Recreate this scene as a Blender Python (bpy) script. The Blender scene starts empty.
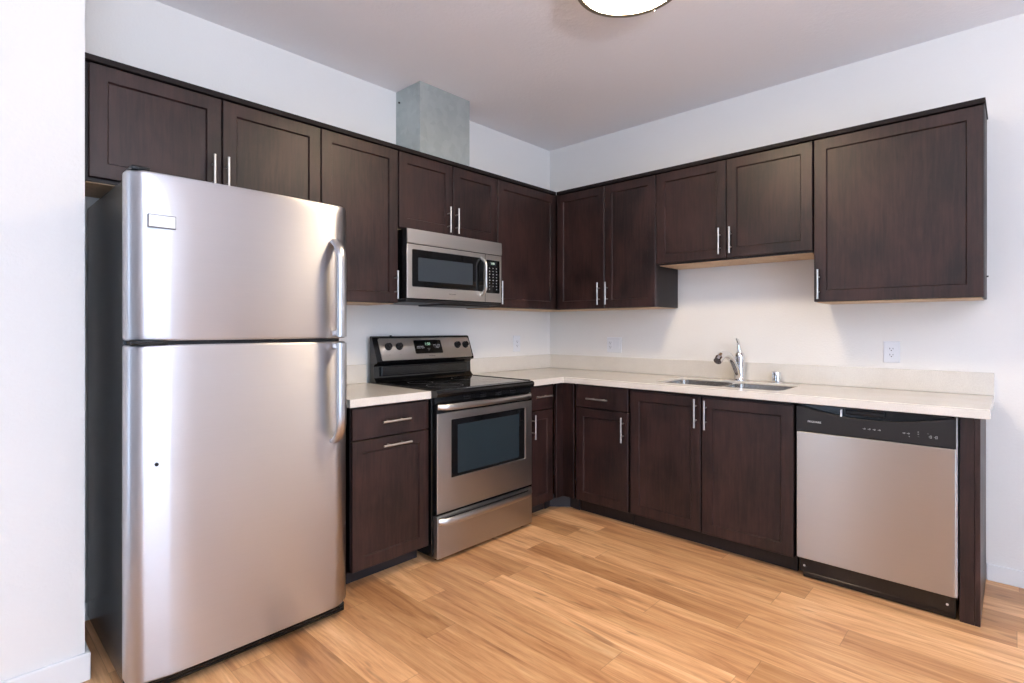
import bpy, bmesh, math, random
from mathutils import Vector, Matrix
random.seed(7)
PI = math.pi
sc = bpy.context.scene
C = sc.collection

# ------------------------------------------------------------------ camera, sky, light, exposure
CX, CY, CZ, YAW, FPX, SY, U0 = -3.5643, -2.89, 1.2456, 0.7555, 535.862, 328.432, 510.015
cam_d = bpy.data.cameras.new('camera')
cam = bpy.data.objects.new('camera', cam_d); C.objects.link(cam)
cam.location = (CX, CY, CZ); cam.rotation_euler = (PI/2, 0, YAW - PI/2)
cam_d.sensor_fit = 'HORIZONTAL'; cam_d.sensor_width = 36.0
cam_d.lens = FPX * 36.0 / 1024
cam_d.shift_x = (512 - U0) / 1024
cam_d.shift_y = -(341.5 - SY) / 1024
cam_d.clip_start = 0.02
sc.camera = cam
sc.view_settings.view_transform = 'Standard'
sc.view_settings.look = 'None'
sc.view_settings.gamma = 1.0
sc.view_settings.use_curve_mapping = False
sc.view_settings.exposure = 0.24

SKY_COLOR, SKY_STRENGTH = (0.57, 0.75, 1.0), 5.6
LAMP_COLOR, LAMP_STRENGTH = (1.0, 0.785, 0.52), 62.0
w = bpy.data.worlds.new('sky'); sc.world = w; w.use_nodes = True
bg = w.node_tree.nodes['Background']
bg.inputs[0].default_value = (*SKY_COLOR, 1); bg.inputs[1].default_value = SKY_STRENGTH

# room extents: wall_back is y=0, wall_right is x=0
ZC = 2.759
XL, YR = -6.8, -6.6                   # far ends of the living area behind the camera
REAR_WIN = (-6.3, -2.9, 0.06, 2.40)     # x0 x1 z0 z1 in the rear wall
SIDE_WIN = (-1.10, -0.52, 0.06, 2.30)    # y0 y1 z0 z1 in the far side wall

def portal(name, loc, rot, sx, sy):
    d = bpy.data.lights.new(name, 'AREA'); d.shape = 'RECTANGLE'; d.size = sx; d.size_y = sy
    d.cycles.is_portal = True
    o = bpy.data.objects.new(name, d); C.objects.link(o); o.location = loc; o.rotation_euler = rot
portal('rear_window_portal', ((REAR_WIN[0]+REAR_WIN[1])/2, YR+0.01, (REAR_WIN[2]+REAR_WIN[3])/2), (PI/2, 0, 0), REAR_WIN[1]-REAR_WIN[0], REAR_WIN[3]-REAR_WIN[2])
portal('side_window_portal', (XL+0.01, (SIDE_WIN[0]+SIDE_WIN[1])/2, (SIDE_WIN[2]+SIDE_WIN[3])/2), (PI/2, 0, -PI/2), SIDE_WIN[1]-SIDE_WIN[0], SIDE_WIN[3]-SIDE_WIN[2])

def area(name, loc, rot, size, power, col):
    d = bpy.data.lights.new(name, 'AREA'); d.shape = 'DISK'; d.size = size; d.energy = power; d.color = col
    o = bpy.data.objects.new(name, d); C.objects.link(o); o.location = loc; o.rotation_euler = rot
# fill light added out of view, aimed up to brighten the ceiling
area('added_ceiling_bounce', (-3.7, -4.5, 1.75), (PI, 0, 0), 0.5, 200, (0.92, 0.91, 0.97))

# ------------------------------------------------------------------ materials
def new_mat(name):
    m = bpy.data.materials.new(name); m.use_nodes = True
    nt = m.node_tree; b = nt.nodes['Principled BSDF']
    return m, nt, b
def simple(name, col, rough=0.5, metal=0.0, spec=0.5, coat=0.0):
    m, nt, b = new_mat(name)
    b.inputs['Base Color'].default_value = (*col, 1); b.inputs['Roughness'].default_value = rough
    b.inputs['Metallic'].default_value = metal; b.inputs['Specular IOR Level'].default_value = spec
    b.inputs['Coat Weight'].default_value = coat
    n = nt.nodes.new('ShaderNodeTexNoise'); n.inputs['Scale'].default_value = 60
    t = nt.nodes.new('ShaderNodeTexCoord'); nt.links.new(t.outputs['Object'], n.inputs['Vector'])
    r = nt.nodes.new('ShaderNodeMapRange'); r.inputs[3].default_value = max(0, rough-.03); r.inputs[4].default_value = rough+.03
    nt.links.new(n.outputs[0], r.inputs[0]); nt.links.new(r.outputs[0], b.inputs['Roughness'])
    return m
def noise(nt, scale, detail=4, vec=None, rough=0.5, dist=0.0):
    n = nt.nodes.new('ShaderNodeTexNoise'); n.inputs['Scale'].default_value = scale
    n.inputs['Detail'].default_value = detail; n.inputs['Roughness'].default_value = rough; n.inputs['Distortion'].default_value = dist
    if vec: nt.links.new(vec, n.inputs['Vector'])
    return n
def mapping(nt, scale, kind='Object', loc=(0,0,0)):
    t = nt.nodes.new('ShaderNodeTexCoord'); mp = nt.nodes.new('ShaderNodeMapping')
    mp.inputs['Scale'].default_value = scale; mp.inputs['Location'].default_value = loc
    nt.links.new(t.outputs[kind], mp.inputs['Vector']); return mp.outputs[0]
def ramp(nt, fac, stops):
    r = nt.nodes.new('ShaderNodeValToRGB'); e = r.color_ramp.elements
    while len(e) < len(stops): e.new(0.5)
    for i, (p, c) in enumerate(stops): e[i].position = p; e[i].color = (*c, 1)
    nt.links.new(fac, r.inputs[0]); return r.outputs[0]
def mathn(nt, op, a, b=None, c=None):
    m = nt.nodes.new('ShaderNodeMath'); m.operation = op
    for i, v in enumerate((a, b, c)):
        if v is None: continue
        if isinstance(v, (int, float)): m.inputs[i].default_value = v
        else: nt.links.new(v, m.inputs[i])
    return m.outputs[0]
def mixc(nt, fac, a, b, mode='MIX'):
    m = nt.nodes.new('ShaderNodeMix'); m.data_type = 'RGBA'; m.blend_type = mode
    for s, v in ((0, fac), (6, a), (7, b)):
        if isinstance(v, (int, float)): m.inputs[s].default_value = v
        elif isinstance(v, tuple): m.inputs[s].default_value = (*v, 1)
        else: nt.links.new(v, m.inputs[s])
    return m.outputs[2]
def bump(nt, b, h, strength, dist=0.01):
    n = nt.nodes.new('ShaderNodeBump'); n.inputs['Strength'].default_value = strength; n.inputs['Distance'].default_value = dist
    nt.links.new(h, n.inputs['Height']); nt.links.new(n.outputs[0], b.inputs['Normal'])

def plaster(name, col, scale, strength):
    m, nt, b = new_mat(name)
    b.inputs['Base Color'].default_value = (*col, 1); b.inputs['Roughness'].default_value = 0.75
    b.inputs['Specular IOR Level'].default_value = 0.25
    n = noise(nt, scale, 3, mapping(nt, (1,1,1)), 0.55)
    bump(nt, b, n.outputs[0], strength, 0.004)
    return m
M = {}
M['wall'] = plaster('wall_paint', (0.83, 0.81, 0.785), 95, 0.35)
M['ceiling'] = plaster('ceiling_paint', (0.875, 0.855, 0.87), 60, 0.5)
M['reflection_grey'] = plaster('reflection_dimming_grey', (0.36, 0.34, 0.33), 95, 0.3)  # invented dark tone for the unseen side wall, dims the dishwasher's reflection
M['trim'] = simple('trim_white', (0.85, 0.85, 0.85), 0.35)

# espresso stained maple
def espresso(name, lo, hi, rough=0.40):
    m, nt, b = new_mat(name)
    v = mapping(nt, (22, 22, 1.6))
    n1 = noise(nt, 3.0, 6, v, 0.6, 0.4)
    n2 = noise(nt, 5.0, 3, mapping(nt, (1, 1, 0.7)), 0.5)
    n3 = noise(nt, 8.0, 5, mapping(nt, (1, 1, 0.45)), 0.6, 0.8)
    f = mathn(nt, 'ADD', mathn(nt, 'MULTIPLY', n1.outputs[0], 0.40), mathn(nt, 'MULTIPLY', n2.outputs[0], 0.3))
    f = mathn(nt, 'ADD', f, mathn(nt, 'MULTIPLY', n3.outputs[0], 0.35))
    col = ramp(nt, f, [(0.43, lo), (0.62, hi)])
    nt.links.new(col, b.inputs['Base Color'])
    r = nt.nodes.new('ShaderNodeMapRange'); r.inputs[3].default_value = rough-.05; r.inputs[4].default_value = rough+.08
    nt.links.new(n2.outputs[0], r.inputs[0]); nt.links.new(r.outputs[0], b.inputs['Roughness'])
    b.inputs['Specular IOR Level'].default_value = 0.46
    bump(nt, b, n1.outputs[0], 0.05, 0.002)
    return m
M['espresso'] = espresso('espresso_wood', (0.0070, 0.0028, 0.0026), (0.037, 0.0150, 0.0130))
M['espresso_dark'] = espresso('espresso_edge', (0.007, 0.0038, 0.0036), (0.015, 0.008, 0.0075), 0.45)
M['toe'] = simple('toe_vinyl', (0.018, 0.017, 0.021), 0.4)
M['maple'] = espresso('raw_maple', (0.50, 0.33, 0.19), (0.66, 0.47, 0.29), 0.5)

M['moulding'] = espresso('espresso_moulding', (0.006, 0.0034, 0.0032), (0.013, 0.007, 0.0066), 0.6)
M['moulding'].node_tree.nodes['Principled BSDF'].inputs['Specular IOR Level'].default_value = 0.25
def steel(name, col, rough, aniso=0.55, horizontal=True, bstr=0.02):
    m, nt, b = new_mat(name)
    b.inputs['Metallic'].default_value = 1.0
    v = mapping(nt, (1.2, 1.2, 260) if horizontal else (260, 260, 1.2))
    n = noise(nt, 2.5, 3, v, 0.6)
    c = mixc(nt, n.outputs[0], tuple(x*0.96 for x in col), tuple(min(1, x*1.04) for x in col))
    nt.links.new(c, b.inputs['Base Color'])
    r = nt.nodes.new('ShaderNodeMapRange'); r.inputs[3].default_value = rough-.03; r.inputs[4].default_value = rough+.03
    nt.links.new(n.outputs[0], r.inputs[0]); nt.links.new(r.outputs[0], b.inputs['Roughness'])
    if aniso:
        b.inputs['Anisotropic'].default_value = aniso
        tg = nt.nodes.new('ShaderNodeTangent'); tg.direction_type = 'RADIAL'; tg.axis = 'Z'; b.inputs['Anisotropic Rotation'].default_value = 0.25
        nt.links.new(tg.outputs[0], b.inputs['Tangent'])
    bump(nt, b, n.outputs[0], bstr, 0.001)
    return m
M['steel'] = steel('brushed_steel', (0.50, 0.49, 0.48), 0.34, 0.8)
M['steel_light'] = steel('brushed_steel_light', (0.70, 0.675, 0.645), 0.40, 0.6)
M['steel_fridge'] = steel('brushed_steel_door', (0.545, 0.54, 0.56), 0.40, 0.85)
M['steel_dw'] = steel('brushed_steel_panel', (0.46, 0.44, 0.42), 0.32, 0.85)
M['nickel'] = simple('satin_nickel', (0.62, 0.61, 0.59), 0.36, 1.0)
M['handle_steel'] = simple('handle_steel', (0.52, 0.52, 0.53), 0.30, 1.0)
M['chrome'] = simple('chrome', (0.78, 0.78, 0.79), 0.07, 1.0)
M['sink_steel'] = steel('sink_steel', (0.46, 0.44, 0.42), 0.24, 0)
M['black'] = simple('black_enamel', (0.0045, 0.0045, 0.005), 0.16)
M['black_plastic'] = simple('black_plastic', (0.007, 0.007, 0.008), 0.36, 0, 0.3)
M['glass_top'] = simple('black_ceramic_glass', (0.004, 0.004, 0.0045), 0.05, 0, 0.5)
M['dark_grey'] = simple('dark_grey_plastic', (0.012, 0.0115, 0.0125), 0.42, 0, 0.4)
M['badge'] = simple('badge_silver', (0.80, 0.80, 0.82), 0.3, 0.7)
M['badge_edge'] = simple('badge_edge_grey', (0.16, 0.16, 0.17), 0.4)
M['print_white'] = simple('legend_white', (0.55, 0.55, 0.57), 0.5)
M['print_grey'] = simple('legend_grey', (0.18, 0.17, 0.165), 0.5)
M['ring_grey'] = simple('burner_marking', (0.035, 0.035, 0.035), 0.3)
M['plate'] = simple('outlet_white', (0.80, 0.81, 0.84), 0.3)
M['slot'] = simple('outlet_slot', (0.02, 0.02, 0.02), 0.6)
M['side'] = None
def textured_black(name):
    m, nt, b = new_mat(name)
    b.inputs['Base Color'].default_value = (0.030, 0.032, 0.034, 1); b.inputs['Roughness'].default_value = 0.22
    n = noise(nt, 420, 2, mapping(nt, (1,1,1)), 0.5)
    bump(nt, b, n.outputs[0], 0.10, 0.002); return m
M['side'] = textured_black('fridge_side_textured')
def oven_glass(name, col):
    m, nt, b = new_mat(name)
    b.inputs['Roughness'].default_value = 0.06; b.inputs['Specular IOR Level'].default_value = 0.7
    n = noise(nt, 3, 2, mapping(nt, (1, 1, 1)))
    c = mixc(nt, n.outputs[0], tuple(x*.85 for x in col), tuple(x*1.15 for x in col))
    nt.links.new(c, b.inputs['Base Color']); return m
M['oven_glass'] = oven_glass('oven_window_glass', (0.017, 0.028, 0.035))
M['micro_glass'] = oven_glass('microwave_window_glass', (0.034, 0.044, 0.055))
def emit(name, col, s):
    m, nt, b = new_mat(name)
    b.inputs['Base Color'].default_value = (0.8, 0.8, 0.8, 1)
    b.inputs['Emission Color'].default_value = (*col, 1); b.inputs['Emission Strength'].default_value = s
    n = noise(nt, 8, 2, mapping(nt, (1,1,1)))
    r = nt.nodes.new('ShaderNodeMapRange'); r.inputs[3].default_value = s*.97; r.inputs[4].default_value = s*1.03
    nt.links.new(n.outputs[0], r.inputs[0]); nt.links.new(r.outputs[0], b.inputs['Emission Strength'])
    return m
M['lamp'] = emit('lit_diffuser', LAMP_COLOR, LAMP_STRENGTH)
M['led'] = emit('green_digits', (0.12, 0.75, 0.16), 0.32)
M['bronze'] = simple('lamp_rim_nickel', (0.30, 0.27, 0.23), 0.35, 0.9)

def quartz():
    m, nt, b = new_mat('quartz_worktop')
    n = noise(nt, 240, 2, mapping(nt, (1,1,1)), 0.7)
    n2 = noise(nt, 9, 3, mapping(nt, (1,1,1)))
    f = mathn(nt, 'ADD', mathn(nt, 'MULTIPLY', n.outputs[0], 0.7), mathn(nt, 'MULTIPLY', n2.outputs[0], 0.3))
    c = ramp(nt, f, [(0.35, (0.66, 0.62, 0.565)), (0.65, (0.76, 0.725, 0.67))])
    nt.links.new(c, b.inputs['Base Color']); b.inputs['Roughness'].default_value = 0.17
    b.inputs['Specular IOR Level'].default_value = 0.45
    return m
M['quartz'] = quartz()
def galvanised():
    m, nt, b = new_mat('galvanised_sheet')
    b.inputs['Metallic'].default_value = 0.55; b.inputs['Roughness'].default_value = 0.45
    v = nt.nodes.new('ShaderNodeTexVoronoi'); v.inputs['Scale'].default_value = 26
    nt.links.new(mapping(nt, (1, 1, 1)), v.inputs['Vector'])
    n = noise(nt, 4, 4, mapping(nt, (1, 1, 1)))
    sep = nt.nodes.new('ShaderNodeSeparateColor'); nt.links.new(v.outputs['Color'], sep.inputs[0])
    f = mathn(nt, 'ADD', mathn(nt, 'MULTIPLY', sep.outputs[0], 0.25), mathn(nt, 'MULTIPLY', n.outputs[0], 0.8))
    c = ramp(nt, f, [(0.25, (0.40, 0.45, 0.445)), (0.85, (0.52, 0.575, 0.56))])
    nt.links.new(c, b.inputs['Base Color']); return m
M['galv'] = galvanised()

def laminate():
    m, nt, b = new_mat('laminate_planks')
    tc = nt.nodes.new('ShaderNodeTexCoord'); sx = nt.nodes.new('ShaderNodeSeparateXYZ')
    nt.links.new(tc.outputs['Object'], sx.inputs[0]); X, Y = sx.outputs[0], sx.outputs[1]
    W, L = 0.154, 1.16
    u = mathn(nt, 'DIVIDE', mathn(nt, 'ADD', X, 20*W + 0.84), W)
    col = mathn(nt, 'FLOOR', u); fu = mathn(nt, 'FRACT', u)
    wn = nt.nodes.new('ShaderNodeTexWhiteNoise'); wn.noise_dimensions = '1D'; nt.links.new(col, wn.inputs['W'])
    v = mathn(nt, 'DIVIDE', mathn(nt, 'ADD', mathn(nt, 'ADD', Y, 30), mathn(nt, 'MULTIPLY', wn.outputs[0], 9.7)), L)
    row = mathn(nt, 'FLOOR', v); fv = mathn(nt, 'FRACT', v)
    cx = nt.nodes.new('ShaderNodeCombineXYZ'); nt.links.new(col, cx.inputs[0]); nt.links.new(row, cx.inputs[1])
    w2 = nt.nodes.new('ShaderNodeTexWhiteNoise'); w2.noise_dimensions = '2D'; nt.links.new(cx.outputs[0], w2.inputs['Vector'])
    plank = w2.outputs[0]
    # per plank offset, long grain along y
    pc = nt.nodes.new('ShaderNodeCombineXYZ')
    nt.links.new(mathn(nt, 'ADD', X, mathn(nt, 'MULTIPLY', plank, 37.0)), pc.inputs[0])
    nt.links.new(mathn(nt, 'MULTIPLY', Y, 0.075), pc.inputs[1])
    nt.links.new(mathn(nt, 'MULTIPLY', plank, 11.0), pc.inputs[2])
    broad = noise(nt, 17, 6, pc.outputs[0], 0.62, 1.1)
    pf = nt.nodes.new('ShaderNodeCombineXYZ')
    nt.links.new(mathn(nt, 'ADD', X, mathn(nt, 'MULTIPLY', plank, 17.0)), pf.inputs[0])
    nt.links.new(mathn(nt, 'MULTIPLY', Y, 0.05), pf.inputs[1])
    fine = noise(nt, 110, 5, pf.outputs[0], 0.7, 0.3)
    base = ramp(nt, broad.outputs[0], [(0.30, (0.40, 0.180, 0.078)), (0.45, (0.60, 0.320, 0.146)), (0.60, (0.72, 0.430, 0.212)), (0.74, (0.80, 0.535, 0.295))])
    tone = ramp(nt, plank, [(0.0, (0.70, 0.63, 0.57)), (0.5, (0.95, 0.93, 0.92)), (1.0, (1.16, 1.20, 1.26))])
    c = mixc(nt, 1.0, base, tone, 'MULTIPLY')
    fr = ramp(nt, fine.outputs[0], [(0.32, (0.74, 0.68, 0.63)), (0.54, (1.03, 1.03, 1.03))])
    c = mixc(nt, 0.7, c, fr, 'MULTIPLY')
    # short dark mineral streaks
    ps = nt.nodes.new('ShaderNodeCombineXYZ')
    nt.links.new(mathn(nt, 'ADD', X, mathn(nt, 'MULTIPLY', plank, 51.0)), ps.inputs[0])
    nt.links.new(mathn(nt, 'MULTIPLY', Y, 0.14), ps.inputs[1])
    st = noise(nt, 21, 2, ps.outputs[0], 0.5, 0.5)
    sf = ramp(nt, st.outputs[0], [(0.63, (0, 0, 0)), (0.72, (1, 1, 1))])
    c = mixc(nt, mathn(nt, 'MULTIPLY', sf, 0.55), c, (0.20, 0.085, 0.036))
    # joints
    eu = mathn(nt, 'MINIMUM', fu, mathn(nt, 'SUBTRACT', 1.0, fu)); ev = mathn(nt, 'MINIMUM', fv, mathn(nt, 'SUBTRACT', 1.0, fv))
    gu = mathn(nt, 'LESS_THAN', eu, 0.006); gv = mathn(nt, 'LESS_THAN', ev, 0.0012)
    g = mathn(nt, 'MAXIMUM', gu, gv)
    c = mixc(nt, mathn(nt, 'MULTIPLY', g, 0.38), c, (0.12, 0.055, 0.02))
    nt.links.new(c, b.inputs['Base Color'])
    b.inputs['Roughness'].default_value = 0.33; b.inputs['Specular IOR Level'].default_value = 0.4
    bump(nt, b, mathn(nt, 'SUBTRACT', mathn(nt, 'MULTIPLY', fine.outputs[0], 0.15), g), 0.12, 0.002)
    return m
M['floor'] = laminate()
def bounce_carpet():
    m, nt, b = new_mat('added_grey_carpet')
    n = noise(nt, 300, 3, mapping(nt, (1, 1, 1)), 0.7)
    nt.links.new(ramp(nt, n.outputs[0], [(0.3, (0.40, 0.39, 0.40)), (0.7, (0.52, 0.51, 0.52))]), b.inputs['Base Color'])
    b.inputs['Roughness'].default_value = 0.95; bump(nt, b, n.outputs[0], 0.5, 0.006); return m
M['bounce_carpet'] = bounce_carpet()

# ------------------------------------------------------------------ mesh helpers
class MB:
    """collects shapes, becomes one mesh"""
    def __init__(s): s.v = []; s.f = []; s.smooth = []
    def add(s, vs, fs, smooth=False):
        o = len(s.v); s.v += [tuple(v) for v in vs]; s.f += [tuple(i+o for i in f) for f in fs]; s.smooth += [smooth]*len(fs)
    def from_bm(s, bm, smooth=False):
        bm.verts.index_update(); s.add([v.co for v in bm.verts], [[v.index for v in f.verts] for f in bm.faces], smooth); bm.free()
    def box(s, x0, x1, y0, y1, z0, z1, bv=0.0015, seg=1):
        x0, x1 = sorted((x0, x1)); y0, y1 = sorted((y0, y1)); z0, z1 = sorted((z0, z1))
        bm = bmesh.new(); bmesh.ops.create_cube(bm, size=1)
        for v in bm.verts: v.co = ((x0+x1)/2+v.co.x*(x1-x0), (y0+y1)/2+v.co.y*(y1-y0), (z0+z1)/2+v.co.z*(z1-z0))
        bv = min(bv, .45*min(x1-x0, y1-y0, z1-z0))
        if bv > 0: bmesh.ops.bevel(bm, geom=bm.edges[:], offset=bv, segments=seg, affect='EDGES', profile=0.5)
        s.from_bm(bm, False); return s
    def cyl(s, p0, p1, r0, r1=None, n=20, caps=True):
        r1 = r0 if r1 is None else r1
        p0, p1 = Vector(p0), Vector(p1); d = (p1-p0).normalized()
        a = d.orthogonal().normalized(); b = d.cross(a)
        vs = []
        for p, r in ((p0, r0), (p1, r1)):
            for i in range(n): t = 2*PI*i/n; vs.append(p+a*(r*math.cos(t))+b*(r*math.sin(t)))
        s.add(vs, [(i, (i+1) % n, n+(i+1) % n, n+i) for i in range(n)], True)
        if caps: s.add(vs, [tuple(range(n))[::-1], tuple(range(n, 2*n))], False)
        return s
    def sweep(s, path, ws, hs, ref=(0, 0, 1), n=16, caps=True):
        """ellipse (half sizes ws along the side axis, hs along ref-ish axis) swept along path"""
        path = [Vector(p) for p in path]; k = len(path); ref = Vector(ref)
        if not isinstance(ws, (list, tuple)): ws = [ws]*k
        if not isinstance(hs, (list, tuple)): hs = [hs]*k
        vs = []
        for i, p in enumerate(path):
            t = (path[min(i+1, k-1)]-path[max(i-1, 0)]).normalized()
            a = t.cross(ref)
            a = a.normalized() if a.length > 1e-4 else t.orthogonal().normalized()
            b = a.cross(t).normalized()
            for j in range(n):
                q = 2*PI*j/n; vs.append(p+a*(ws[i]*math.cos(q))+b*(hs[i]*math.sin(q)))
        fs = [(i*n+j, i*n+(j+1) % n, (i+1)*n+(j+1) % n, (i+1)*n+j) for i in range(k-1) for j in range(n)]
        s.add(vs, fs, True)
        if caps: s.add(vs, [tuple(range(n))[::-1], tuple(range((k-1)*n, k*n))], False)
        return s
    def lathe(s, prof, c=(0, 0, 0), n=40, smooth=True):
        vs = []
        for r, z in prof:
            for i in range(n): t = 2*PI*i/n; vs.append((c[0]+r*math.cos(t), c[1]+r*math.sin(t), c[2]+z))
        k = len(prof)
        s.add(vs, [(i*n+j, i*n+(j+1) % n, (i+1)*n+(j+1) % n, (i+1)*n+j) for i in range(k-1) for j in range(n)], smooth); return s
    def prism(s, poly, axis, a0, a1, smooth=False):
        """polygon (list of 2D) extruded along axis 'x','y' or 'z'"""
        n = len(poly)
        def P(p, a): return {'x': (a, p[0], p[1]), 'y': (p[0], a, p[1]), 'z': (p[0], p[1], a)}[axis]
        vs = [P(p, a0) for p in poly]+[P(p, a1) for p in poly]
        s.add(vs, [(i, (i+1) % n, n+(i+1) % n, n+i) for i in range(n)], smooth)
        s.add(vs, [tuple(range(n))[::-1], tuple(range(n, 2*n))], False); return s
    def rings(s, rings, cap0=True, cap1=True, smooth=False):
        n = len(rings[0]); vs = [v for r in rings for v in r]
        s.add(vs, [(i*n+j, i*n+(j+1) % n, (i+1)*n+(j+1) % n, (i+1)*n+j) for i in range(len(rings)-1) for j in range(n)], smooth)
        k = (len(rings)-1)*n
        if cap0: s.add(vs, [tuple(range(n))[::-1]], False)
        if cap1: s.add(vs, [tuple(range(k, k+n))], False)
        return s
    def build(s, name, mat, parent=None):
        me = bpy.data.meshes.new(name); me.from_pydata(s.v, [], s.f)
        bm = bmesh.new(); bm.from_mesh(me); bmesh.ops.remove_doubles(bm, verts=bm.verts, dist=1e-6)
        bmesh.ops.recalc_face_normals(bm, faces=bm.faces); bm.to_mesh(me); bm.free()
        if any(s.smooth):
            me.polygons.foreach_set('use_smooth', [True]*len(me.polygons))
            me.set_sharp_from_angle(angle=math.radians(38))
        me.materials.append(mat)
        o = bpy.data.objects.new(name, me); C.objects.link(o)
        if parent: o.parent = parent
        return o

def rrect(x0, x1, z0, z1, r, y, n=5):
    """rounded rectangle ring in the x-z plane at y"""
    out = []
    for cx, cz, a in ((x1-r, z0+r, -PI/2), (x1-r, z1-r, 0), (x0+r, z1-r, PI/2), (x0+r, z0+r, PI)):
        for i in range(n+1):
            t = a+PI/2*i/n; out.append((cx+r*math.cos(t), y, cz+r*math.sin(t)))
    return out
def slab(mb, x0, x1, z0, z1, r, yb, yf, ch=0.002):
    """plate with rounded corners; back at yb, front at yf (front is -y)"""
    mb.rings([rrect(x0, x1, z0, z1, r, yb), rrect(x0, x1, z0, z1, r, yf+ch), rrect(x0+ch, x1-ch, z0+ch, z1-ch, max(r-ch, .0005), yf)])
    return mb

def thing(name, label, cat, loc=(0, 0, 0), rotz=0, group=None):
    o = bpy.data.objects.new(name, None); C.objects.link(o); o.empty_display_size = 0.1
    o.location = loc; o.rotation_euler = (0, 0, rotz); o['label'] = label; o['category'] = cat
    if group: o['group'] = group
    return o
def tag(o, label, cat, group=None):
    o['label'] = label; o['category'] = cat
    if group: o['group'] = group
    return o
def struct(name, mb, m):
    o = mb.build(name, m); o['kind'] = 'structure'; return o
def at(o, loc):
    """move origin of an already placed mesh to loc"""
    o.data.transform(Matrix.Translation(-Vector(loc))); o.location = loc; return o

def lettering(name, body, size, m, parent, origin, face='-y', depth=0.0006, stretch=1.0):
    cu = bpy.data.curves.new(name, 'FONT'); cu.body = body; cu.size = size; cu.extrude = depth/2
    cu.align_x = 'CENTER'; cu.align_y = 'CENTER'
    o = bpy.data.objects.new(name, cu); C.objects.link(o)
    dg = bpy.context.evaluated_depsgraph_get()
    me = bpy.data.meshes.new_from_object(o.evaluated_get(dg)); bpy.data.objects.remove(o)
    x, y, z = origin
    for v in me.vertices: v.co = (x+v.co.x*stretch, y-v.co.z, z+v.co.y)
    me.materials.clear(); me.materials.append(m)
    r = bpy.data.objects.new(name, me); C.objects.link(r); r.parent = parent
    return r

# ------------------------------------------------------------------ setting
T = 0.12
f = MB(); f.box(XL-T, 0.15, YR-T, 0.15, -0.06, 0, 0); struct('floor', f, M['floor'])
f = MB(); f.prism([(XL, YR), (0, YR), (0, -3.25), (-4.1, -3.25), (-4.1, -.49), (XL, -.49)], 'z', 0, .012); struct('floor_added_bounce', f, M['bounce_carpet'])  # grey flooring added out of view to cut orange reflections, bounce cooler light
f = MB(); f.box(XL-T, 0.15, YR-T, 0.15, ZC, ZC+0.08, 0); struct('ceiling', f, M['ceiling'])
f = MB(); f.box(-3.325, 0.15, 0, 0.15, 0, ZC, 0); struct('wall_back', f, M['wall'])
f = MB(); f.box(0, 0.15, YR-T, 0, 0, ZC, 0); struct('wall_right', f, M['wall'])
f = MB(); f.prism([(XL, -.49), (-3.215, -.49), (-3.215, .15), (-3.335, .15), (-3.335, -.37), (XL, -.37)], 'z', 0, ZC); struct('wall_left', f, M['wall'])
def holed(mb, axis, p0, p1, a0, a1, hole):
    h0, h1, z0, z1 = hole
    for (b0, b1, c0, c1) in ((a0, h0, 0, ZC), (h1, a1, 0, ZC), (h0, h1, 0, z0), (h0, h1, z1, ZC)):
        if axis == 'y': mb.box(b0, b1, p0, p1, c0, c1, 0)
        else: mb.box(p0, p1, b0, b1, c0, c1, 0)
f = MB(); holed(f, 'y', YR-T, YR, XL-T, 0, REAR_WIN); struct('wall_rear', f, M['wall'])
f = MB(); holed(f, 'x', XL-T, XL, YR, -0.37, SIDE_WIN); struct('wall_side', f, M['reflection_grey'])
def win_frame(axis, p, hole, n):
    mb = MB(); a0, a1, z0, z1 = hole; t = 0.05
    segs = [(a0, a0+t, z0, z1), (a1-t, a1, z0, z1), (a0, a1, z0, z0+t), (a0, a1, z1-t, z1), ((a0+a1)/2-t/2, (a0+a1)/2+t/2, z0, z1)]
    for b0, b1, c0, c1 in segs:
        if axis == 'y': mb.box(b0, b1, p-.05, p, c0, c1, .002)
        else: mb.box(p-.05, p, b0, b1, c0, c1, .002)
    struct('window_%d' % n, mb, M['trim'])
win_frame('y', YR-0.03, REAR_WIN, 1); win_frame('x', XL-0.03, SIDE_WIN, 2)
def base(name, boxes):
    mb = MB()
    for b in boxes: mb.box(*b, 0.004, 2)
    struct(name, mb, M['trim'])
base('baseboard_right', [(-0.014, 0, YR, -2.788, 0, 0.082)])
base('baseboard_left', [(XL, -3.2, -0.505, -0.49, 0, 0.098), (-3.215, -3.2, -0.4905, -0.012, 0, 0.098)])
base('baseboard_back', [(-3.2, -2.27, -0.014, 0, 0, 0.082)])

# ------------------------------------------------------------------ cabinet builders (local: x along width, wall at y=0, front towards -y)
def shaker(mb, x0, x1, z0, z1, yb, yf, fw=0.057, ch=0.0022, rec=0.009):
    def R(i, y): return [(x0+i, y, z0+i), (x1-i, y, z0+i), (x1-i, y, z1-i), (x0+i, y, z1-i)]
    mb.rings([R(0, yb), R(0, yf+ch), R(ch, yf), R(fw, yf), R(fw+.005, yf+rec)])
    return mb
def bar_pull(c, length, vertical, yface, parent, spread=0.5, r=0.0055, so=0.032, name='handle'):
    """c = (x, z) centre"""
    mb = MB(); x, z = c; h = length/2; y = yface-so
    if vertical:
        mb.cyl((x, y, z-h), (x, y, z+h), r, n=14)
        for s in (-1, 1): mb.cyl((x, yface, z+s*h*spread), (x, y, z+s*h*spread), r*.75, n=12)
    else:
        mb.cyl((x-h, y, z), (x+h, y, z), r, n=14)
        for s in (-1, 1): mb.cyl((x+s*h*spread, yface, z), (x+s*h*spread, y, z), r*.75, n=12)
    return mb.build(name, M['nickel'], parent)
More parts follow.
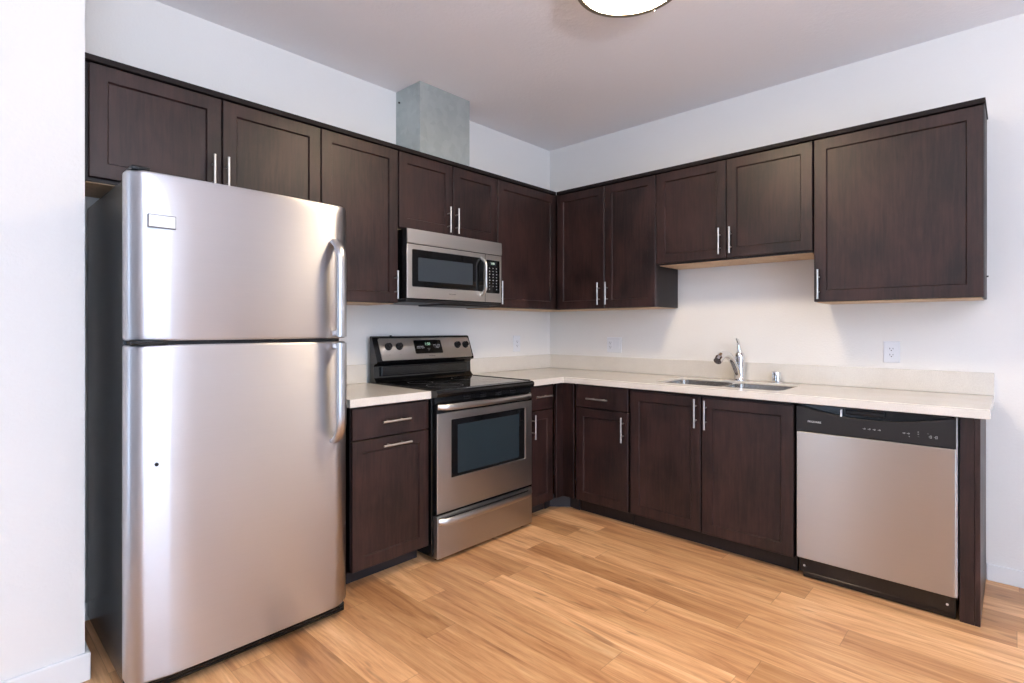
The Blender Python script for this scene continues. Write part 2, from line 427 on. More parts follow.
def door(parent, x0, x1, z0, z1, yface, handle=None, name='door', thick=0.019, fw=0.057):
    d = shaker(MB(), x0, x1, z0, z1, yface+thick, yface, fw).build(name, M['espresso'], parent)
    if handle:
        c, ln, vert = handle; bar_pull(c, ln, vert, yface, d)
    return d

UT, UF = 2.281, -0.328
def upper(label, loc, rotz, wdt, zbot, doors, zdoor=None, raw=True, side_screw=False, group='wall cabinets'):
    t = thing('wall_cabinet', label, 'cabinet', (loc[0], loc[1], 0), rotz, group)
    b = MB(); b.box(0.0015, wdt-.0015, -0.306, -0.002, zbot+.004, UT-.002); b.build('body', M['espresso_dark'], t)
    u = MB(); u.box(0.012, wdt-.012, -0.296, -0.01, zbot, zbot+.006, 0.0005); o = u.build('underside', M['maple'], t); o['label'] = 'pale maple underside'
    for (x0, x1, z0, hx, hz) in doors:
        h = ((hx, hz), 0.158, True) if hx is not None else None
        door(t, x0, x1, z0, 2.261, UF, h)
    if side_screw:
        s = MB(); s.cyl((wdt-.002, -.06, 1.50), (wdt+.006, -.06, 1.50), .004, n=10); s.build('screw', M['black_plastic'], t)
    return t
# back wall, left to right (local x = world x - x0)
upper('dark espresso two-door cabinet high above the refrigerator', (-3.195, 0), 0, 0.951, 1.808,
      [(0.0165, 0.484, 1.826, 0.447, 1.925), (0.490, 0.950, 1.826, 0.504, 1.925)])
upper('tall narrow dark cabinet between refrigerator and microwave', (-2.243, 0), 0, 0.470, 1.385, [(0.004, 0.466, 1.391, 0.444, 1.493)])
upper('short dark two-door cabinet directly above the microwave', (-1.772, 0), 0, 0.803, 1.818,
      [(0.004, 0.404, 1.826, 0.363, 1.917), (0.410, 0.800, 1.826, 0.429, 1.917)])
upper('dark single-door corner cabinet right of the microwave', (-0.968, 0), 0, 0.968-.002, 1.385, [(0.004, 0.633, 1.391, 0.016, 1.489)])
# right wall: local x = -(world y) - y0
RZ = -PI/2
upper('tall dark two-door cabinet on sink wall beside the corner, left of the sink cabinet', (0, -0.332), RZ, 0.831, 1.385,
      [(0.004, 0.4295, 1.391, 0.391, 1.494), (0.4345, 0.829, 1.391, 0.458, 1.494)])
upper('short dark two-door cabinet over the sink with a pale underside', (0, -1.165), RZ, 0.930, 1.657,
      [(0.003, 0.4585, 1.671, 0.426, 1.772), (0.4645, 0.926, 1.671, 0.491, 1.772)])
upper('large single-door dark cabinet at the right end of the sink wall', (0, -2.097), RZ, 0.694, 1.385,
      [(0.003, 0.690, 1.391, 0.026, 1.482)], side_screw=True)

# top moulding strips
mb = MB(); mb.box(-3.195, -0.3345, -0.3345, -0.3062, 2.266, 2.290, .002); 
tag(at(mb.build('cabinet_moulding', M['moulding']), (-1.8, -.32, 2.26)), 'thin dark top moulding along the refrigerator and microwave wall cabinets', 'moulding', 'cabinet top mouldings')
mb = MB(); mb.box(-0.3345, -0.3062, -2.794, -0.335, 2.266, 2.290, .002)
mb.box(-0.307, -0.002, -2.794, -2.786, 2.282, 2.290, .001)
tag(at(mb.build('cabinet_moulding', M['moulding']), (-.32, -1.6, 2.26)), 'thin dark top moulding along the sink wall cabinets', 'moulding', 'cabinet top mouldings')

# base cabinets
BF, BZ = -0.625, 0.872
def base_cab(label, loc, rotz, wdt, fronts, toe_y, toe_mat='toe', body_x=None, group='base cabinets', body_top=BZ):
    t = thing('base_cabinet', label, 'cabinet', (loc[0], loc[1], 0), rotz, group)
    bx0, bx1 = body_x or (0.0015, wdt-.0015)
    b = MB(); th = .018
    b.box(bx0, bx0+th, -.604, -.003, .09, body_top, .0005); b.box(bx1-th, bx1, -.604, -.003, .09, body_top, .0005)
    b.box(bx0, bx1, -.604, -.003, .09, .108, .0005); b.box(bx0, bx1, -.02, -.003, .09, body_top, .0005)
    b.box(bx0, bx1, -.604, -.585, .815, body_top, .0005); b.box(bx0, bx1, -.604, -.594, .09, .82, .0005)
    b.build('body', M['espresso_dark'], t)
    k = MB(); k.box(bx0, bx1, toe_y, toe_y+.016, 0, .092, .001); k.build('toe_kick', M[toe_mat], t)
    for fr in fronts:
        kind, x0, x1, z0, z1, h = fr
        if kind == 'door': door(t, x0, x1, z0, z1, BF, h)
        else:
            d = MB(); d.box(x0, x1, BF, BF+.019, z0, z1, .0022); d = d.build('drawer', M['espresso'], t)
            if h: bar_pull(h[0], h[1], h[2], BF, d)
    return t
base_cab('dark base cabinet with drawer and pull-out door between refrigerator and range', (-2.262, 0), 0, 0.475,
         [('drawer', 0.022, 0.472, 0.714, 0.864, ((0.253, 0.789), 0.166, False)),
          ('door', 0.022, 0.472, 0.093, 0.708, ((0.259, 0.671), 0.166, False))], -0.522)
base_cab('narrow dark base cabinet tucked in the corner right of the range', (-0.990, 0), 0, 0.284,
         [('drawer', 0.015, 0.254, 0.712, 0.862, ((0.128, 0.800), 0.158, False)),
          ('door', 0.015, 0.254, 0.093, 0.706, ((0.037, 0.611), 0.155, True))], -0.522)
base_cab('dark base cabinet with drawer over door left of the sink cabinet', (0, -0.717), RZ, 0.418,
         [('drawer', 0.016, 0.415, 0.722, 0.866, ((0.200, 0.784), 0.163, False)),
          ('door', 0.016, 0.415, 0.095, 0.715, ((0.384, 0.609), 0.158, True))], -0.552, 'espresso_dark')
base_cab('wide dark two-door base cabinet under the sink', (0, -1.137), RZ, 0.945,
         [('door', 0.012, 0.461, 0.095, 0.857, ((0.437, 0.766), 0.163, True)),
          ('door', 0.469, 0.942, 0.092, 0.857, ((0.495, 0.762), 0.163, True))], -0.552, 'espresso_dark')
# corner filler
t = thing('corner_filler', 'dark filler strips closing the corner between the two runs of base cabinets', 'cabinet filler', (-0.62, -0.62, 0))
mb = MB(); mb.box(-0.081, -0.006, -0.005, 0.014, .092, .870, .001); mb.build('filler_strip', M['espresso'], t)
mb = MB(); mb.box(-0.005, 0.014, -0.094, -0.001, .092, .870, .001); mb.build('filler_strip', M['espresso'], t)
mb = MB(); mb.prism([(-0.086, 0.098), (-0.021, 0.108), (0.077, -0.010), (0.068, -0.098), (0.058, -0.098), (0.066, -0.012), (-0.024, 0.097), (-0.086, 0.088)], 'z', 0, .088)
o = mb.build('toe_kick', M['toe'], t); o['label'] = 'grey angled toe piece in the corner'
# end panel beyond the dishwasher
t = thing('end_panel', 'tall dark cabinet end panel right of the dishwasher', 'panel', (-0.3, -2.75, 0))
mb = MB(); mb.box(-0.297, 0.296, -0.036, -0.018, 0, .8725, .001); mb.build('side_panel', M['espresso'], t)
mb = MB(); mb.box(-0.297, -0.277, -0.0175, 0.031, 0, .8725, .001); mb.build('front_stile', M['espresso'], t)

# ------------------------------------------------------------------ worktops
def worktop_bm(outer, holes, z0, z1, bv=0.003):
    bm = bmesh.new(); loops = []
    for poly in [outer]+holes:
        vs = [bm.verts.new((x, y, z1)) for x, y in poly]; loops += [bm.edges.new((vs[i], vs[(i+1) % len(vs)])) for i in range(len(vs))]
    r = bmesh.ops.triangle_fill(bm, use_beauty=True, use_dissolve=False, edges=loops)
    faces = [g for g in r['geom'] if isinstance(g, bmesh.types.BMFace)]
    ex = bmesh.ops.extrude_face_region(bm, geom=faces)
    for v in [g for g in ex['geom'] if isinstance(g, bmesh.types.BMVert)]: v.co.z = z0
    bmesh.ops.recalc_face_normals(bm, faces=bm.faces)
    bmesh.ops.dissolve_limit(bm, angle_limit=0.01, verts=bm.verts, edges=bm.edges)
    es = [e for e in bm.edges if len(e.link_faces) == 2 and e.calc_face_angle(0) > 1.2 and abs(e.verts[0].co.z-e.verts[1].co.z) < 1e-5]
    bmesh.ops.bevel(bm, geom=es, offset=bv, segments=2, affect='EDGES', profile=.5)
    return bm
CT0, CT1 = 0.874, 0.914
def rr2(x0, x1, y0, y1, r, n=6):
    return [(p[0], p[2]) for p in rrect(x0, x1, y0, y1, r, 0, n)]
t = thing('worktop', 'short pale quartz worktop between refrigerator and range', 'worktop', (-2.03, -0.32, CT0), 0, 'worktops')
mb = MB(); mb.from_bm(worktop_bm([(-2.262+2.03, -.322), (-1.786+2.03, -.322), (-1.786+2.03, .319), (-2.262+2.03, .319)], [], 0, .04)); mb.build('slab', M['quartz'], t)
mb = MB(); mb.box(-.232, .243, .300, .319, .0405, .152, .002); mb.build('backsplash', M['quartz'], t)
t = thing('worktop', 'long L-shaped pale quartz worktop around the corner with the sink cut in', 'worktop', (-0.4, -0.4, CT0), 0, 'worktops')
o_ = .4
SINK = (-0.515, -0.132, -1.985, -1.252)   # x0 x1 y0 y1
outer = [(-.998+o_, -.001+o_), (-.998+o_, -.642+o_), (-.642+o_, -.642+o_), (-.642+o_, -2.817+o_), (-.001+o_, -2.817+o_), (-.001+o_, -.001+o_)]
mb = MB(); mb.from_bm(worktop_bm(outer, [rr2(SINK[0]+o_, SINK[1]+o_, SINK[2]+o_, SINK[3]+o_, .05)], 0, .04)); mb.build('slab', M['quartz'], t)
mb = MB(); mb.box(-.998+o_, -.001+o_, -.020+o_, -.001+o_, .0405, .152, .002)
mb.box(-.020+o_, -.001+o_, -2.817+o_, -.0205+o_, .0405, .152, .002); mb.build('backsplash', M['quartz'], t)

# sink: double bowl under the worktop
t = thing('sink', 'stainless steel double bowl sink set into the worktop under the faucet', 'sink', (-0.3235, -1.6185, 0.872))
def bowl(y0, y1, x0, x1, dep):
    mb = MB(); R = []
    for ins, z, r in ((-.0035, .030, .05), (-.0015, .0305, .05), (.001, .028, .048), (.008, -dep+.03, .045), (.016, -dep+.008, .045), (.037, -dep, .04)):
        R.append([(p[0], p[2], z) for p in rrect(x0+ins, x1-ins, y0+ins, y1-ins, r, 0, 6)])
    mb.rings(R, cap0=False, cap1=True, smooth=True)
    return mb.build('bowl', M['sink_steel'], t)
b1 = bowl(-.362, -.010, -.186, .186, .15); b2 = bowl(.010, .362, -.186, .186, .17)
mb = MB(); mb.box(-.183, .183, -.0065, .0065, .010, .0265, .003, 2); mb.build('divider', M['sink_steel'], t)
for b_, y, z in ((b1, -.18, -.15), (b2, .18, -.17)):
    d = MB(); d.lathe([(0.0, .0025), (.02, .002), (.024, .004), (.042, .004), (.045, .0005)], (0, y, z), 28); d.build('drain', M['chrome'], b_)

# faucet
t = thing('faucet', 'chrome single-lever kitchen faucet standing behind the sink', 'faucet', (-0.068, -1.612, CT1))
mb = MB(); mb.lathe([(0, .0005), (.037, .0005), (.037, .006), (.033, .012), (.031, .03), (.0295, .10), (.031, .125), (.031, .15), (.026, .172), (.014, .186), (0, .189)], (0, 0, 0), 28); mb.build('body', M['chrome'], t)
pts = []
P0, P1, P2, P3 = Vector((-.010, .004, .020)), Vector((-.085, .01, .13)), Vector((-.13, .02, .198)), Vector((-.235, .03, .160))
for i in range(19):
    q = i/18; pts.append(P0*(1-q)**3+P1*3*q*(1-q)**2+P2*3*q*q*(1-q)+P3*q**3)
ws = [.024-.004*math.sin(PI*min(1, i/14)) for i in range(19)]
mb = MB(); mb.sweep(pts, ws, ws, (0, 1, 0), 18); sp = mb.build('spout', M['chrome'], t)
hd = Vector((-.235, .03, .160)); dr = Vector((-.80, .06, -.58)).normalized()
mb = MB(); mb.cyl(hd-dr*.010, hd+dr*.02, .023, .027, 20); mb.cyl(hd+dr*.0205, hd+dr*.046, .027, .024, 20); mb.build('spray_head', M['chrome'], sp)
pts = [Vector((.000, 0, .165)), Vector((-.004, .002, .195)), Vector((-.008, .004, .220)), Vector((-.011, .004, .240)), Vector((-.019, .006, .256)), Vector((-.032, .009, .262))]
mb = MB(); mb.sweep(pts, [.022, .017, .013, .012, .013, .008], [.022, .015, .010, .009, .007, .005], (0, 1, 0), 16); mb.build('lever', M['chrome'], t)
mb = MB(); mb.lathe([(0, .0005), (.030, .0005), (.030, .004), (.0265, .006), (.0265, .062), (.0245, .0665), (0, .0675)], (0, 0, 0), 28)
o = mb.build('air_gap', M['chrome']); o.location = (-0.058, -1.829, CT1); tag(o, 'short chrome air gap cap standing right of the faucet', 'air gap')

# ------------------------------------------------------------------ refrigerator  (local origin: x left side, y wall, z floor)
FX = -3.147
t = thing('refrigerator', 'tall stainless steel top-freezer refrigerator with black sides', 'refrigerator', (FX, 0, 0))
FW = 0.804
mb = MB(); mb.box(0.004, FW-.004, -.700, -.05, .035, 1.752, .006, 2); mb.build('body', M['side'], t)
def fridge_door(z0, z1, name, dome=0):
    # bowed front profile with deep chamfered sides, in plan; slightly domed at the top edge
    def plan(sx):  # list of (x,y)
        p = [(0.0, -.706), (0.0, -.742), (0.004, -.752)]
        p += [(0.012, -.761), (0.026, -.774), (0.036, -.7815)]
        fl, fr = .036+.088*sx, FW-.036-.05     # side facets, then the flat middle
        for i in range(1, 6):
            a = i/6; p.append((.036+(fl-.036)*a, -.7815-.0165*sx*(1.15*a-.15*a*a)))
        for i in range(9):
            a = i/8; p.append((fl+(fr-fl)*a, -.7815-.0165*sx-.0030*(1-(2*a-1)**2)))
        for i in range(1, 4):
            a = i/4; p.append((fr+.05*a, -.7815-.0165*sx+.0165*sx*a*a))
        q = [(FW-.036, -.7815), (FW-.026, -.774), (FW-.012, -.761), (FW-.004, -.752), (FW, -.742), (FW, -.706)]
        return p+q
    mb = MB(); R = []
    zs = [(z0, .006, 1), (z0+.003, .002, 1), (z0+.009, 0, 1)]
    if dome:
        for i in range(13):
            q = 1-i/12; zs.append((z1-.009-dome*q, 0, .25+.75*math.sqrt(1-(1-q)**2)))
        zs += [(z1-.003, .002, .25), (z1, .006, .25)]
    else: zs += [(z1-.009, 0, 1), (z1-.003, .002, 1), (z1, .006, 1)]
    for z, k, sx in zs:
        P = plan(sx)
        R.append([(x+(k if x < FW/2 else -k)*(1 if abs(x-FW/2) > FW/2-.04 else 0), y+k if y < -.72 else y, z) for x, y in P])
    mb.rings(R, smooth=True)
    return mb.build(name, M['steel_fridge'], t)
d1 = fridge_door(1.204, 1.772, 'freezer_door', .19); d2 = fridge_door(.062, 1.190, 'fridge_door')
mb = MB(); mb.box(.012, FW-.05, -.778, -.70, 1.1905, 1.2035, .001); g = mb.build('door_gap_strip', M['black_plastic'], t); g['label'] = 'black strip between the two doors'
mb = MB(); mb.box(.006, .11, -.795, -.745, 1.1915, 1.2025, .003, 2); mb.build('hinge', M['black'], t)
mb = MB(); mb.box(.012, .066, -.775, -.69, 1.7725, 1.786, .004, 2); mb.lathe([(0, .013), (.011, .0125), (.013, .008), (.013, 0)], (.036, -.755, 1.7755), 18); mb.build('hinge_cover', M['black_plastic'], t)
mb = MB(); mb.box(.02, FW-.02, -.772, -.70, .022, .061, .006, 2)
for i in range(3): mb.box(.03, FW-.03, -.776, -.77, .028+i*.011, .033+i*.011, .001)
mb.build('kick_grille', M['black'], t)
for x in (.05, FW-.05):
    for y in (-.70, -.10):
        mb = MB(); mb.cyl((x, y, 0), (x, y, .0365), .02, n=16); mb.build('foot', M['black_plastic'], t)
# handles
def fridge_handle(zt, zb, curve_top, parent):
    """vertical bar whose one end curves back into the door; the other stays at the door gap"""
    x = .7215; yd, yo = -.8005, -.858
    pts = []
    if curve_top:
        for a, b_ in ((0, 0), (.18, .55), (.42, .85), (.70, .97), (1, 1)):
            pts.append((x, yd+(yo-yd)*b_, zt-.11*a*1.0+.0))
        pts += [(x, yo, zt-.18), (x, yo, zt-.26), (x, yo, zb)]
        endz = zb
    else:
        pts = [(x, yo, zt), (x, yo, zb+.26), (x, yo, zb+.18)]
        for a, b_ in ((1, 1), (.70, .97), (.42, .85), (.18, .55), (0, 0)):
            pts.append((x, yd+(yo-yd)*b_, zb+.11*a))
        endz = zt
    mb = MB(); mb.sweep(pts, .0125, .0215, (1, 0, 0), 20)
    s = -1 if not curve_top else 1
    z0, z1 = (endz, endz+.026) if curve_top else (endz-.026, endz)
    mb.box(x-.011, x+.011, yo-.002, yd+.003, z0+.001, z1-.001, .004, 2)
    return mb.build('handle', M['handle_steel'], parent)
h1 = fridge_handle(1.612, 1.212, True, d1); h2 = fridge_handle(1.186, .772, False, d2)
# badge
b = MB(); slab(b, .052, .134, 1.583, 1.627, .002, -.7945, -.8035, .0012); e = b.build('badge', M['badge_edge'], d1)
b = MB(); slab(b, .0545, .1315, 1.5855, 1.6245, .0015, -.8025, -.8045, .0005); pl = b.build('badge_plate', M['badge'], d1)
lettering('badge_lettering', 'FRIGIDAIRE', .012, M['plate'], d1, (.093, -.8046, 1.605))
mb = MB(); mb.cyl((.0775, -.796, .79), (.0775, -.8015, .79), .006, n=16); o = mb.build('hole_plug', M['dark_grey'], d2)

# ------------------------------------------------------------------ range
RX = -1.784
t = thing('range', 'freestanding stainless steel electric range with black glass cooktop', 'range', (RX, 0, 0))
RW = 0.785
mb = MB(); mb.box(.002, RW-.002, -.640, -.02, .03, .895, .003); mb.build('body', M['black'], t)
# cooktop with rolled front edge
prof = [(-.03, .893), (-.03, .918), (-.660, .918), (-.680, .9155), (-.690, .908), (-.692, .898), (-.688, .884), (-.676, .879), (-.640, .879)]
mb = MB(); mb.prism(prof, 'x', .0, RW-.008); ck = mb.build('cooktop', M['black'], t)
mb = MB(); mb.rings([[(p[0], p[2], z) for p in rrect(.018+i, RW-.026-i, -.655+i, -.135-i, .012, 0)] for z, i in ((.9178, 0), (.9192, .001), (.9192, .002))]); mb.build('glass_surface', M['glass_top'], ck)
for (x, y, r) in ((.21, -.50, .105), (.21, -.27, .075), (.58, -.50, .075), (.58, -.27, .095)):
    mb = MB(); mb.lathe([(r-.0015, 0), (r-.0015, .0003), (r+.0015, .0003), (r+.0015, 0)], (x, y, .9191), 48); mb.build('burner_ring', M['ring_grey'], ck)
for x in (.004, RW-.0245):
    mb = MB(); mb.box(x, x+.0125, -.66, -.14, .9182, .9225, .0015); mb.build('side_rim', M['black'], ck)
# vent trim band under the cooktop
mb = MB(); mb.box(.006, RW-.006, -.662, -.638, .838, .8785, .002)
vb = mb.build('vent_band', M['black'], t)
for i in range(4):
    x = .21+i*.125
    for k in range(2):
        mb = MB(); mb.box(x, x+.05, -.6638, -.6615, .852+k*.012, .857+k*.012, .0005); mb.build('vent_slot', M['dark_grey'], vb)
# oven door
yd = -.677
mb = MB(); mb.box(.012, RW-.012, -.672, -.642, .266, .838, .003); od = mb.build('oven_door', M['black'], t)
mb = MB()
def R4(x0, x1, z0, z1, y): return [(x0, y, z0), (x1, y, z0), (x1, y, z1), (x0, y, z1)]
WX0, WX1, WZ0, WZ1 = .108, .708, .437, .755
mb.rings([R4(.012, RW-.014, .264, .793, -.6715), R4(.012, RW-.014, .264, .793, yd+.003), R4(.015, RW-.017, .267, .790, yd), R4(WX0, WX1, WZ0, WZ1, yd)], cap0=False, cap1=False)
mb.rings([R4(WX0, WX1, WZ0, WZ1, yd), R4(WX0+.003, WX1-.003, WZ0+.003, WZ1-.003, yd+.0045)], cap0=False, cap1=False)
dp = mb.build('door_skin', M['steel'], od)
mb = MB(); slab(mb, WX0+.002, WX1-.002, WZ0+.002, WZ1-.002, .004, yd+.006, yd+.003, .0005); wb = mb.build('window_border', M['glass_top'], od)
mb = MB(); slab(mb, WX0+.047, WX1-.055, WZ0+.018, WZ1-.034, .003, yd+.0035, yd+.0022, .0004); mb.build('window_glass', M['oven_glass'], od)
def bow_handle(x0, x1, z, yf, out, hh, hw, parent, name='handle', drop=0):
    pts = []
    n = 22
    for i in range(n+1):
        a = i/n; x = x0+(x1-x0)*a; e = min(a, 1-a)
        y = yf-out*(1-(1-min(1, e/.09))**2.2) - .010*(1-(2*a-1)**2)
        pts.append((x, y, z))
    mb = MB(); mb.sweep(pts, [hw]*(n+1), [hh]*(n+1), (0, 0, 1), 18); return mb.build(name, M['steel'], parent)
bow_handle(.020, RW-.028, .828, -.671, .036, .0165, .010, od)
# drawer
mb = MB(); mb.box(.010, RW-.012, -.640, -.55, .035, .245, .002); dr_ = MB()
dr_.box(.012, RW-.014, yd, -.641, .024, .250, .004, 2); dw_ = dr_.build('drawer', M['steel'], t)
mb = MB(); mb.box(.03, RW-.03, -.685, -.676, .200, .236, .003); o = mb.build('handle_recess', M['dark_grey'], dw_)
bow_handle(.022, RW-.030, .222, -.676, .028, .019, .012, dw_)
mb = MB(); mb.box(.008, RW-.010, -.669, -.641, .2508, .2632, .001); mb.build('drawer_gap_strip', M['black'], t)
for x in (.06, RW-.06):
    for y in (-.62, -.08):
        mb = MB(); mb.cyl((x, y, 0), (x, y, .031), .018, n=14); mb.build('foot', M['black_plastic'], t)
# backguard
prof = [(-.044, .919), (-.044, 1.196), (-.055, 1.198), (-.066, 1.192), (-.124, 1.045), (-.120, 1.034), (-.095, 1.028), (-.088, 1.015), (-.092, .945), (-.118, .919)]
mb = MB(); mb.prism(prof, 'x', .001, RW-.001); bgd = mb.build('backguard', M['black'], t)
def tilt(z): return -.066-(1.192-z)*(.058/.147)      # face of the slanted console at height z
mb = MB()
def tilted(mb, x0, x1, z0, z1, h0, h1, r=.006, ch=.001):
    nrm = Vector((0, -.930, .367))
    def ring(x0, x1, z0, z1, h, r):
        return [Vector((p[0], tilt(p[2]), p[2]))+nrm*h for p in rrect(x0, x1, z0, z1, r, 0)]
    mb.rings([ring(x0, x1, z0, z1, h0, r), ring(x0, x1, z0, z1, h1-ch, r), ring(x0+ch, x1-ch, z0+ch, z1-ch, h1, r-ch)]); return mb
tilted(mb, .038, RW-.012, 1.050, 1.183, -.003, .004, .010); con = mb.build('console_panel', M['steel_light'], bgd)
mb = MB(); tilted(mb, .295, .518, 1.082, 1.168, .002, .0065, .008); dis = mb.build('display_panel', M['glass_top'], bgd)
def tilt_letter(name, body, size, m, x, z, stretch=1.0, h=.0068):
    o = lettering(name, body, size, m, bgd, (0, 0, 0), stretch=stretch)
    nrm = Vector((0, -.930, .367)); up = Vector((0, .367, .930))
    for v in o.data.vertices:
        v.co = Vector((x+v.co.x, tilt(z), z))+up*v.co.z+nrm*(h-v.co.y)
    return o
tilt_letter('clock_digits', '1:58', .026, M['led'], .402, 1.142)
tilt_letter('legend', 'BAKE  BROIL\nCLEAN  LIGHT', .0095, M['print_white'], .340, 1.122)
tilt_letter('legend', 'COOK  TIMER\n+   CANCEL\n-   START', .0095, M['print_white'], .475, 1.126)
tilt_letter('legend', 'OVEN\nSET', .0085, M['print_grey'], .405, 1.108)
tilt_letter('brand_lettering', 'FRIGIDAIRE', .010, M['print_grey'], .420, 1.066, h=.0044)
for x in (.098, .178, .655, .728):
    nrm = Vector((0, -.930, .367)); z = 1.131; c = Vector((x, tilt(z), z))
    mb = MB(); mb.cyl(c+nrm*.003, c+nrm*.012, .024, .023, 24); mb.cyl(c+nrm*.012, c+nrm*.028, .0185, .017, 24)
    up = Vector((0, .367, .930))
    a = c+nrm*.028
    mb.sweep([a-up*.016+nrm*.002, a+up*.016+nrm*.002], .004, .006, (1, 0, 0), 8)
    kn = mb.build('knob', M['black_plastic'], bgd)
for x in (.098, .178):
    tilt_letter('knob_legend', 'x', .010, M['print_grey'], x, 1.082, h=.0044)
mb = MB(); mb.box(.045, RW-.045, -.106, -.090, .955, 1.012, .004, 2); mb.build('lower_trim', M['black'], bgd)
mb = MB(); mb.cyl((.145, -.052, 1.1965), (.145, -.052, 1.203), .007, n=12); mb.build('screw', M['black_plastic'], bgd)

# ------------------------------------------------------------------ microwave
MX = -1.764
t = thing('microwave', 'stainless over-the-range microwave oven under the short cabinet', 'microwave', (MX, 0, 1.41))
MW = .762
mb = MB(); mb.box(.001, MW-.001, -.391, -.003, .004, .402, .002); mb.build('body', M['black'], t)
# curved vent grille on top
prof = [(-.3915, .321), (-.397, .321), (-.4005, .324), (-.4015, .340), (-.4010, .372), (-.399, .398), (-.396, .403), (-.3915, .403)]
mb = MB(); mb.prism(prof, 'x', 0, MW); mb.build('vent_panel', M['steel_light'], t)
mb = MB(); mb.box(0, MW, -.398, -.3915, .008, .316, .002, 2); md = mb.build('door', M['steel_light'], t)
mb = MB(); slab(mb, .034, .598, .074, .288, .008, -.397, -.4005, .001); mb.build('window_border', M['glass_top'], md)
mb = MB(); slab(mb, .075, .500, .108, .243, .004, -.400, -.4015, .0004); mb.build('window_glass', M['micro_glass'], md)
mb = MB(); slab(mb, .620, .742, .066, .282, .006, -.397, -.4003, .001); cp = mb.build('control_panel', M['glass_top'], t)
mb = MB(); mb.box(.6095, .6125, -.3993, -.397, .0085, .3155, .0003); mb.build('door_seam', M['dark_grey'], t)
mb = MB(); slab(mb, .650, .705, .246, .272, .003, -.400, -.4008, .0003); mb.build('display', M['oven_glass'], cp)
lettering('clock_digits', '1:08', .018, M['led'], cp, (.678, -.4010, .259))
for r in range(8):
    for k in range(3):
        if r == 7 and k == 1: continue
        x = .645+k*.032; z = .228-r*.0195; s = .0055 if r in (2, 4) else .004
        mb = MB(); mb.box(x, x+s*1.7, -.4008, -.4000, z-.002, z+.0025, 0); mb.build('key', M['print_white'], cp)
lettering('brand_lettering', 'FRIGIDAIRE', .011, M['print_grey'], md, (.335, -.3986, .042))
pts = []
for i in range(15):
    a = i/14; z = .290-(.290-.048)*a; e = min(a, 1-a)
    k = 1-(1-min(1, e/.22))**2
    pts.append((.578+.0*k, -.397-.042*k, z))
mb = MB(); mb.sweep(pts, .0115, .009, (1, 0, 0), 16); mb.build('handle', M['nickel'], md)
mb = MB(); mb.box(.004, MW-.002, -.386, -.02, -.014, .0045, .003)
mb.box(.30, MW-.07, -.36, -.10, -.024, -.013, .006, 2); mb.build('underside_vent', M['dark_grey'], t)

# ------------------------------------------------------------------ dishwasher (local frame on right wall)
t = thing('dishwasher', 'stainless steel dishwasher with black control strip under the worktop', 'dishwasher', (0, -2.088, 0), RZ)
DW = .626
mb = MB(); mb.box(.008, DW-.012, -.585, -.03, .03, .868, .002); mb.build('body', M['black'], t)
mb = MB(); mb.box(.006, DW-.005, -.625, -.587, .104, .7325, .003, 2); mb.build('door_panel', M['steel_dw'], t)
# control strip with a scooped recess below the worktop
mb = MB(); N = 28
def strip(y, i):
    top = []
    for k in range(N+1):
        a = k/N; x = .006+(DW-.011)*a
        q = max(0, min(1, (a-.05)/.90)); dip = .040*math.sin(PI*q)**.8 if 0 < q < 1 else 0
        top.append((x, y, .860-dip-i))
    return [(.006, y, .7345+i), (DW-.005, y, .7345+i)]+top[::-1]
mb.rings([strip(-.587, 0), strip(-.6225, 0), strip(-.6255, .003)]); cs = mb.build('control_panel', M['dark_grey'], t)
mb = MB(); mb.box(.02, DW-.02, -.600, -.586, .79, .8665, .001); mb.build('latch_recess', M['black'], t)
mb = MB(); mb.box(.215, .37, -.616, -.598, .836, .860, .006, 2); mb.build('latch_handle', M['black_plastic'], t)
mb = MB(); mb.box(.196, .202, -.6245, -.602, .824, .858, .001); mb.build('latch_tab', M['plate'], t)
lettering('brand_lettering', 'FRIGIDAIRE', .0125, M['plate'], cs, (.086, -.6258, .786), stretch=.95)
def dw_legend(x, z, body, s): lettering('legend', body, s, M['print_white'], cs, (x, -.6258, z))
dw_legend(.322, .781, '-o  -o  -o  -o', .0135)
dw_legend(.450, .781, '-o -o', .0135); dw_legend(.462, .768, 'v', .010)
dw_legend(.494, .781, '=\n=\n-', .0095); dw_legend(.528, .790, '...', .010)
dw_legend(.545, .776, '-[]  -[]', .0125)
mb = MB(); mb.box(DW-.0045, DW-.0005, -.6205, -.587, .1045, .868, .001); mb.build('side_trim', M['badge'], t)
mb = MB(); mb.box(.012, DW-.007, -.600, -.585, .028, .102, .001); mb.box(.03, DW-.007, -.6005, -.586, .006, .030, .0003)
kp = mb.build('kick_plate', M['black'], t)
for x in (.035, DW-.035):
    mb = MB(); mb.cyl((x, -.600, .06), (x, -.6025, .06), .005, n=10); mb.build('screw', M['badge'], kp)
for x in (.06, DW-.06):
    mb = MB(); mb.cyl((x, -.50, 0), (x, -.50, .031), .016, n=12); mb.build('foot', M['black_plastic'], t)

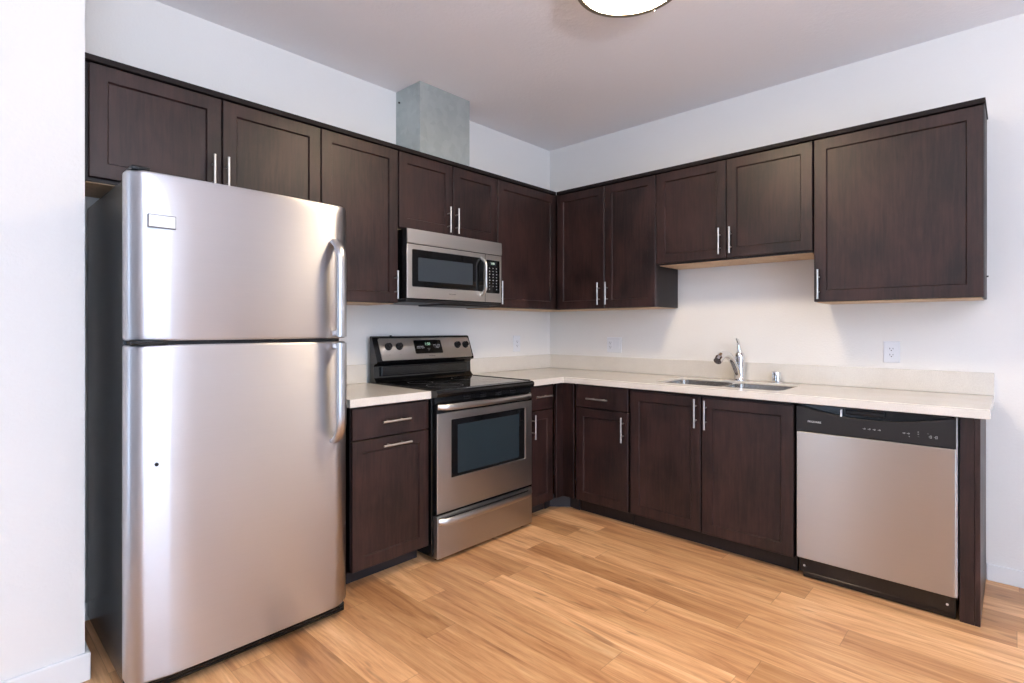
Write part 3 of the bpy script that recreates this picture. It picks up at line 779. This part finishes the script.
# ------------------------------------------------------------------ outlets
def duplex(t, x, z, inset=True):
    mb = MB(); slab(mb, x-.0165, x+.0165, z-.0335, z+.0335, .003, -.006, -.0085, .0008); rc = mb.build('receptacle', M['plate'], t)
    mb = MB()
    for s in (-1, 1):
        zc = z+s*.0165
        mb.box(x-.0085, x-.0060, -.0089, -.0080, zc-.002, zc+.0065, 0); mb.box(x+.0060, x+.0082, -.0089, -.0080, zc-.001, zc+.0060, 0)
        mb.cyl((x, -.0080, zc-.008), (x, -.0089, zc-.008), .0028, n=10)
    mb.build('slot', M['slot'], rc)
def plate(label, cat, loc, rotz, wd, ht, group):
    t = thing('wall_outlet', label, cat, loc, rotz, group)
    mb = MB(); slab(mb, -wd/2, wd/2, -ht/2, ht/2, .004, 0, -.0065, .003); mb.build('cover_plate', M['plate'], t)
    return t
t = plate('white duplex outlet on the sink wall near its right end', 'outlet', (0, -2.400, 1.117), RZ, .074, .117, 'white wall outlets'); duplex(t, 0, 0)
t = plate('white double-width outlet plate left of the faucet', 'outlet', (0, -.640, 1.119), RZ, .128, .118, 'white wall outlets'); duplex(t, -.032, 0)
mb = MB(); slab(mb, .0155, .0485, -.0335, .0335, .003, -.006, -.0088, .001); mb.build('rocker_switch', M['plate'], t)
t = plate('white outlet between the range and the corner', 'outlet', (-.420, 0, 1.125), 0, .080, .128, 'white wall outlets'); duplex(t, 0, 0)

# ------------------------------------------------------------------ galvanised duct on top of the microwave cabinet
t = thing('exhaust_duct', 'galvanised sheet-metal duct box rising from the cabinets to the ceiling', 'duct', (-1.353, -.125, 2.281))
mb = MB(); mb.box(-.210, .199, -.125, .122, .001, .476, .001); mb.build('duct_shell', M['galv'], t)
mb = MB(); mb.box(-.2115, -.2095, .095, .1215, .001, .476, .0004); mb.build('seam_flange', M['galv'], t)
mb = MB(); mb.cyl((-.2095, .085, .40), (-.218, .085, .40), .006, n=12); mb.build('screw', M['dark_grey'], t)

# ------------------------------------------------------------------ ceiling lamp
t = thing('ceiling_lamp', 'round flush ceiling lamp with a lit white diffuser and thin metal rim', 'lamp', (-1.602, -1.725, ZC))
mb = MB(); mb.lathe([(0, -.001), (0.2064, -.001), (0.2124, -.034), (0, -.034)], (0, 0, 0), 56); mb.build('base_pan', M['trim'], t)
LR = 0.2264
mb = MB(); mb.lathe([(LR-.012, -.036), (LR-.012, -.084), (LR-.03, -.088), (LR*.6, -.090), (LR*.3, -.091), (0, -.0915)], (0, 0, 0), 56)
mb.lathe([(LR-.012, -.036), (LR*.5, -.0355), (0, -.035)], (0, 0, 0), 56); mb.build('diffuser', M['lamp'], t)
mb = MB(); R = [(LR-.010, -.034), (LR-.002, -.033), (LR, -.045), (LR, -.088), (LR-.003, -.0935), (LR-.022, -.0935), (LR-.024, -.092), (LR-.0105, -.088), (LR-.010, -.034)]
mb.lathe(R, (0, 0, 0), 72); rim = mb.build('rim', M['bronze'], t)
for a in (0.02, 2.11, 4.21):
    mb = MB(); mb.lathe([(0, -.007), (.004, -.006), (.005, 0), (0, .002)], ((LR-.004)*math.cos(a), (LR-.004)*math.sin(a), -.0925), 12); mb.build('clip', M['nickel'], rim)
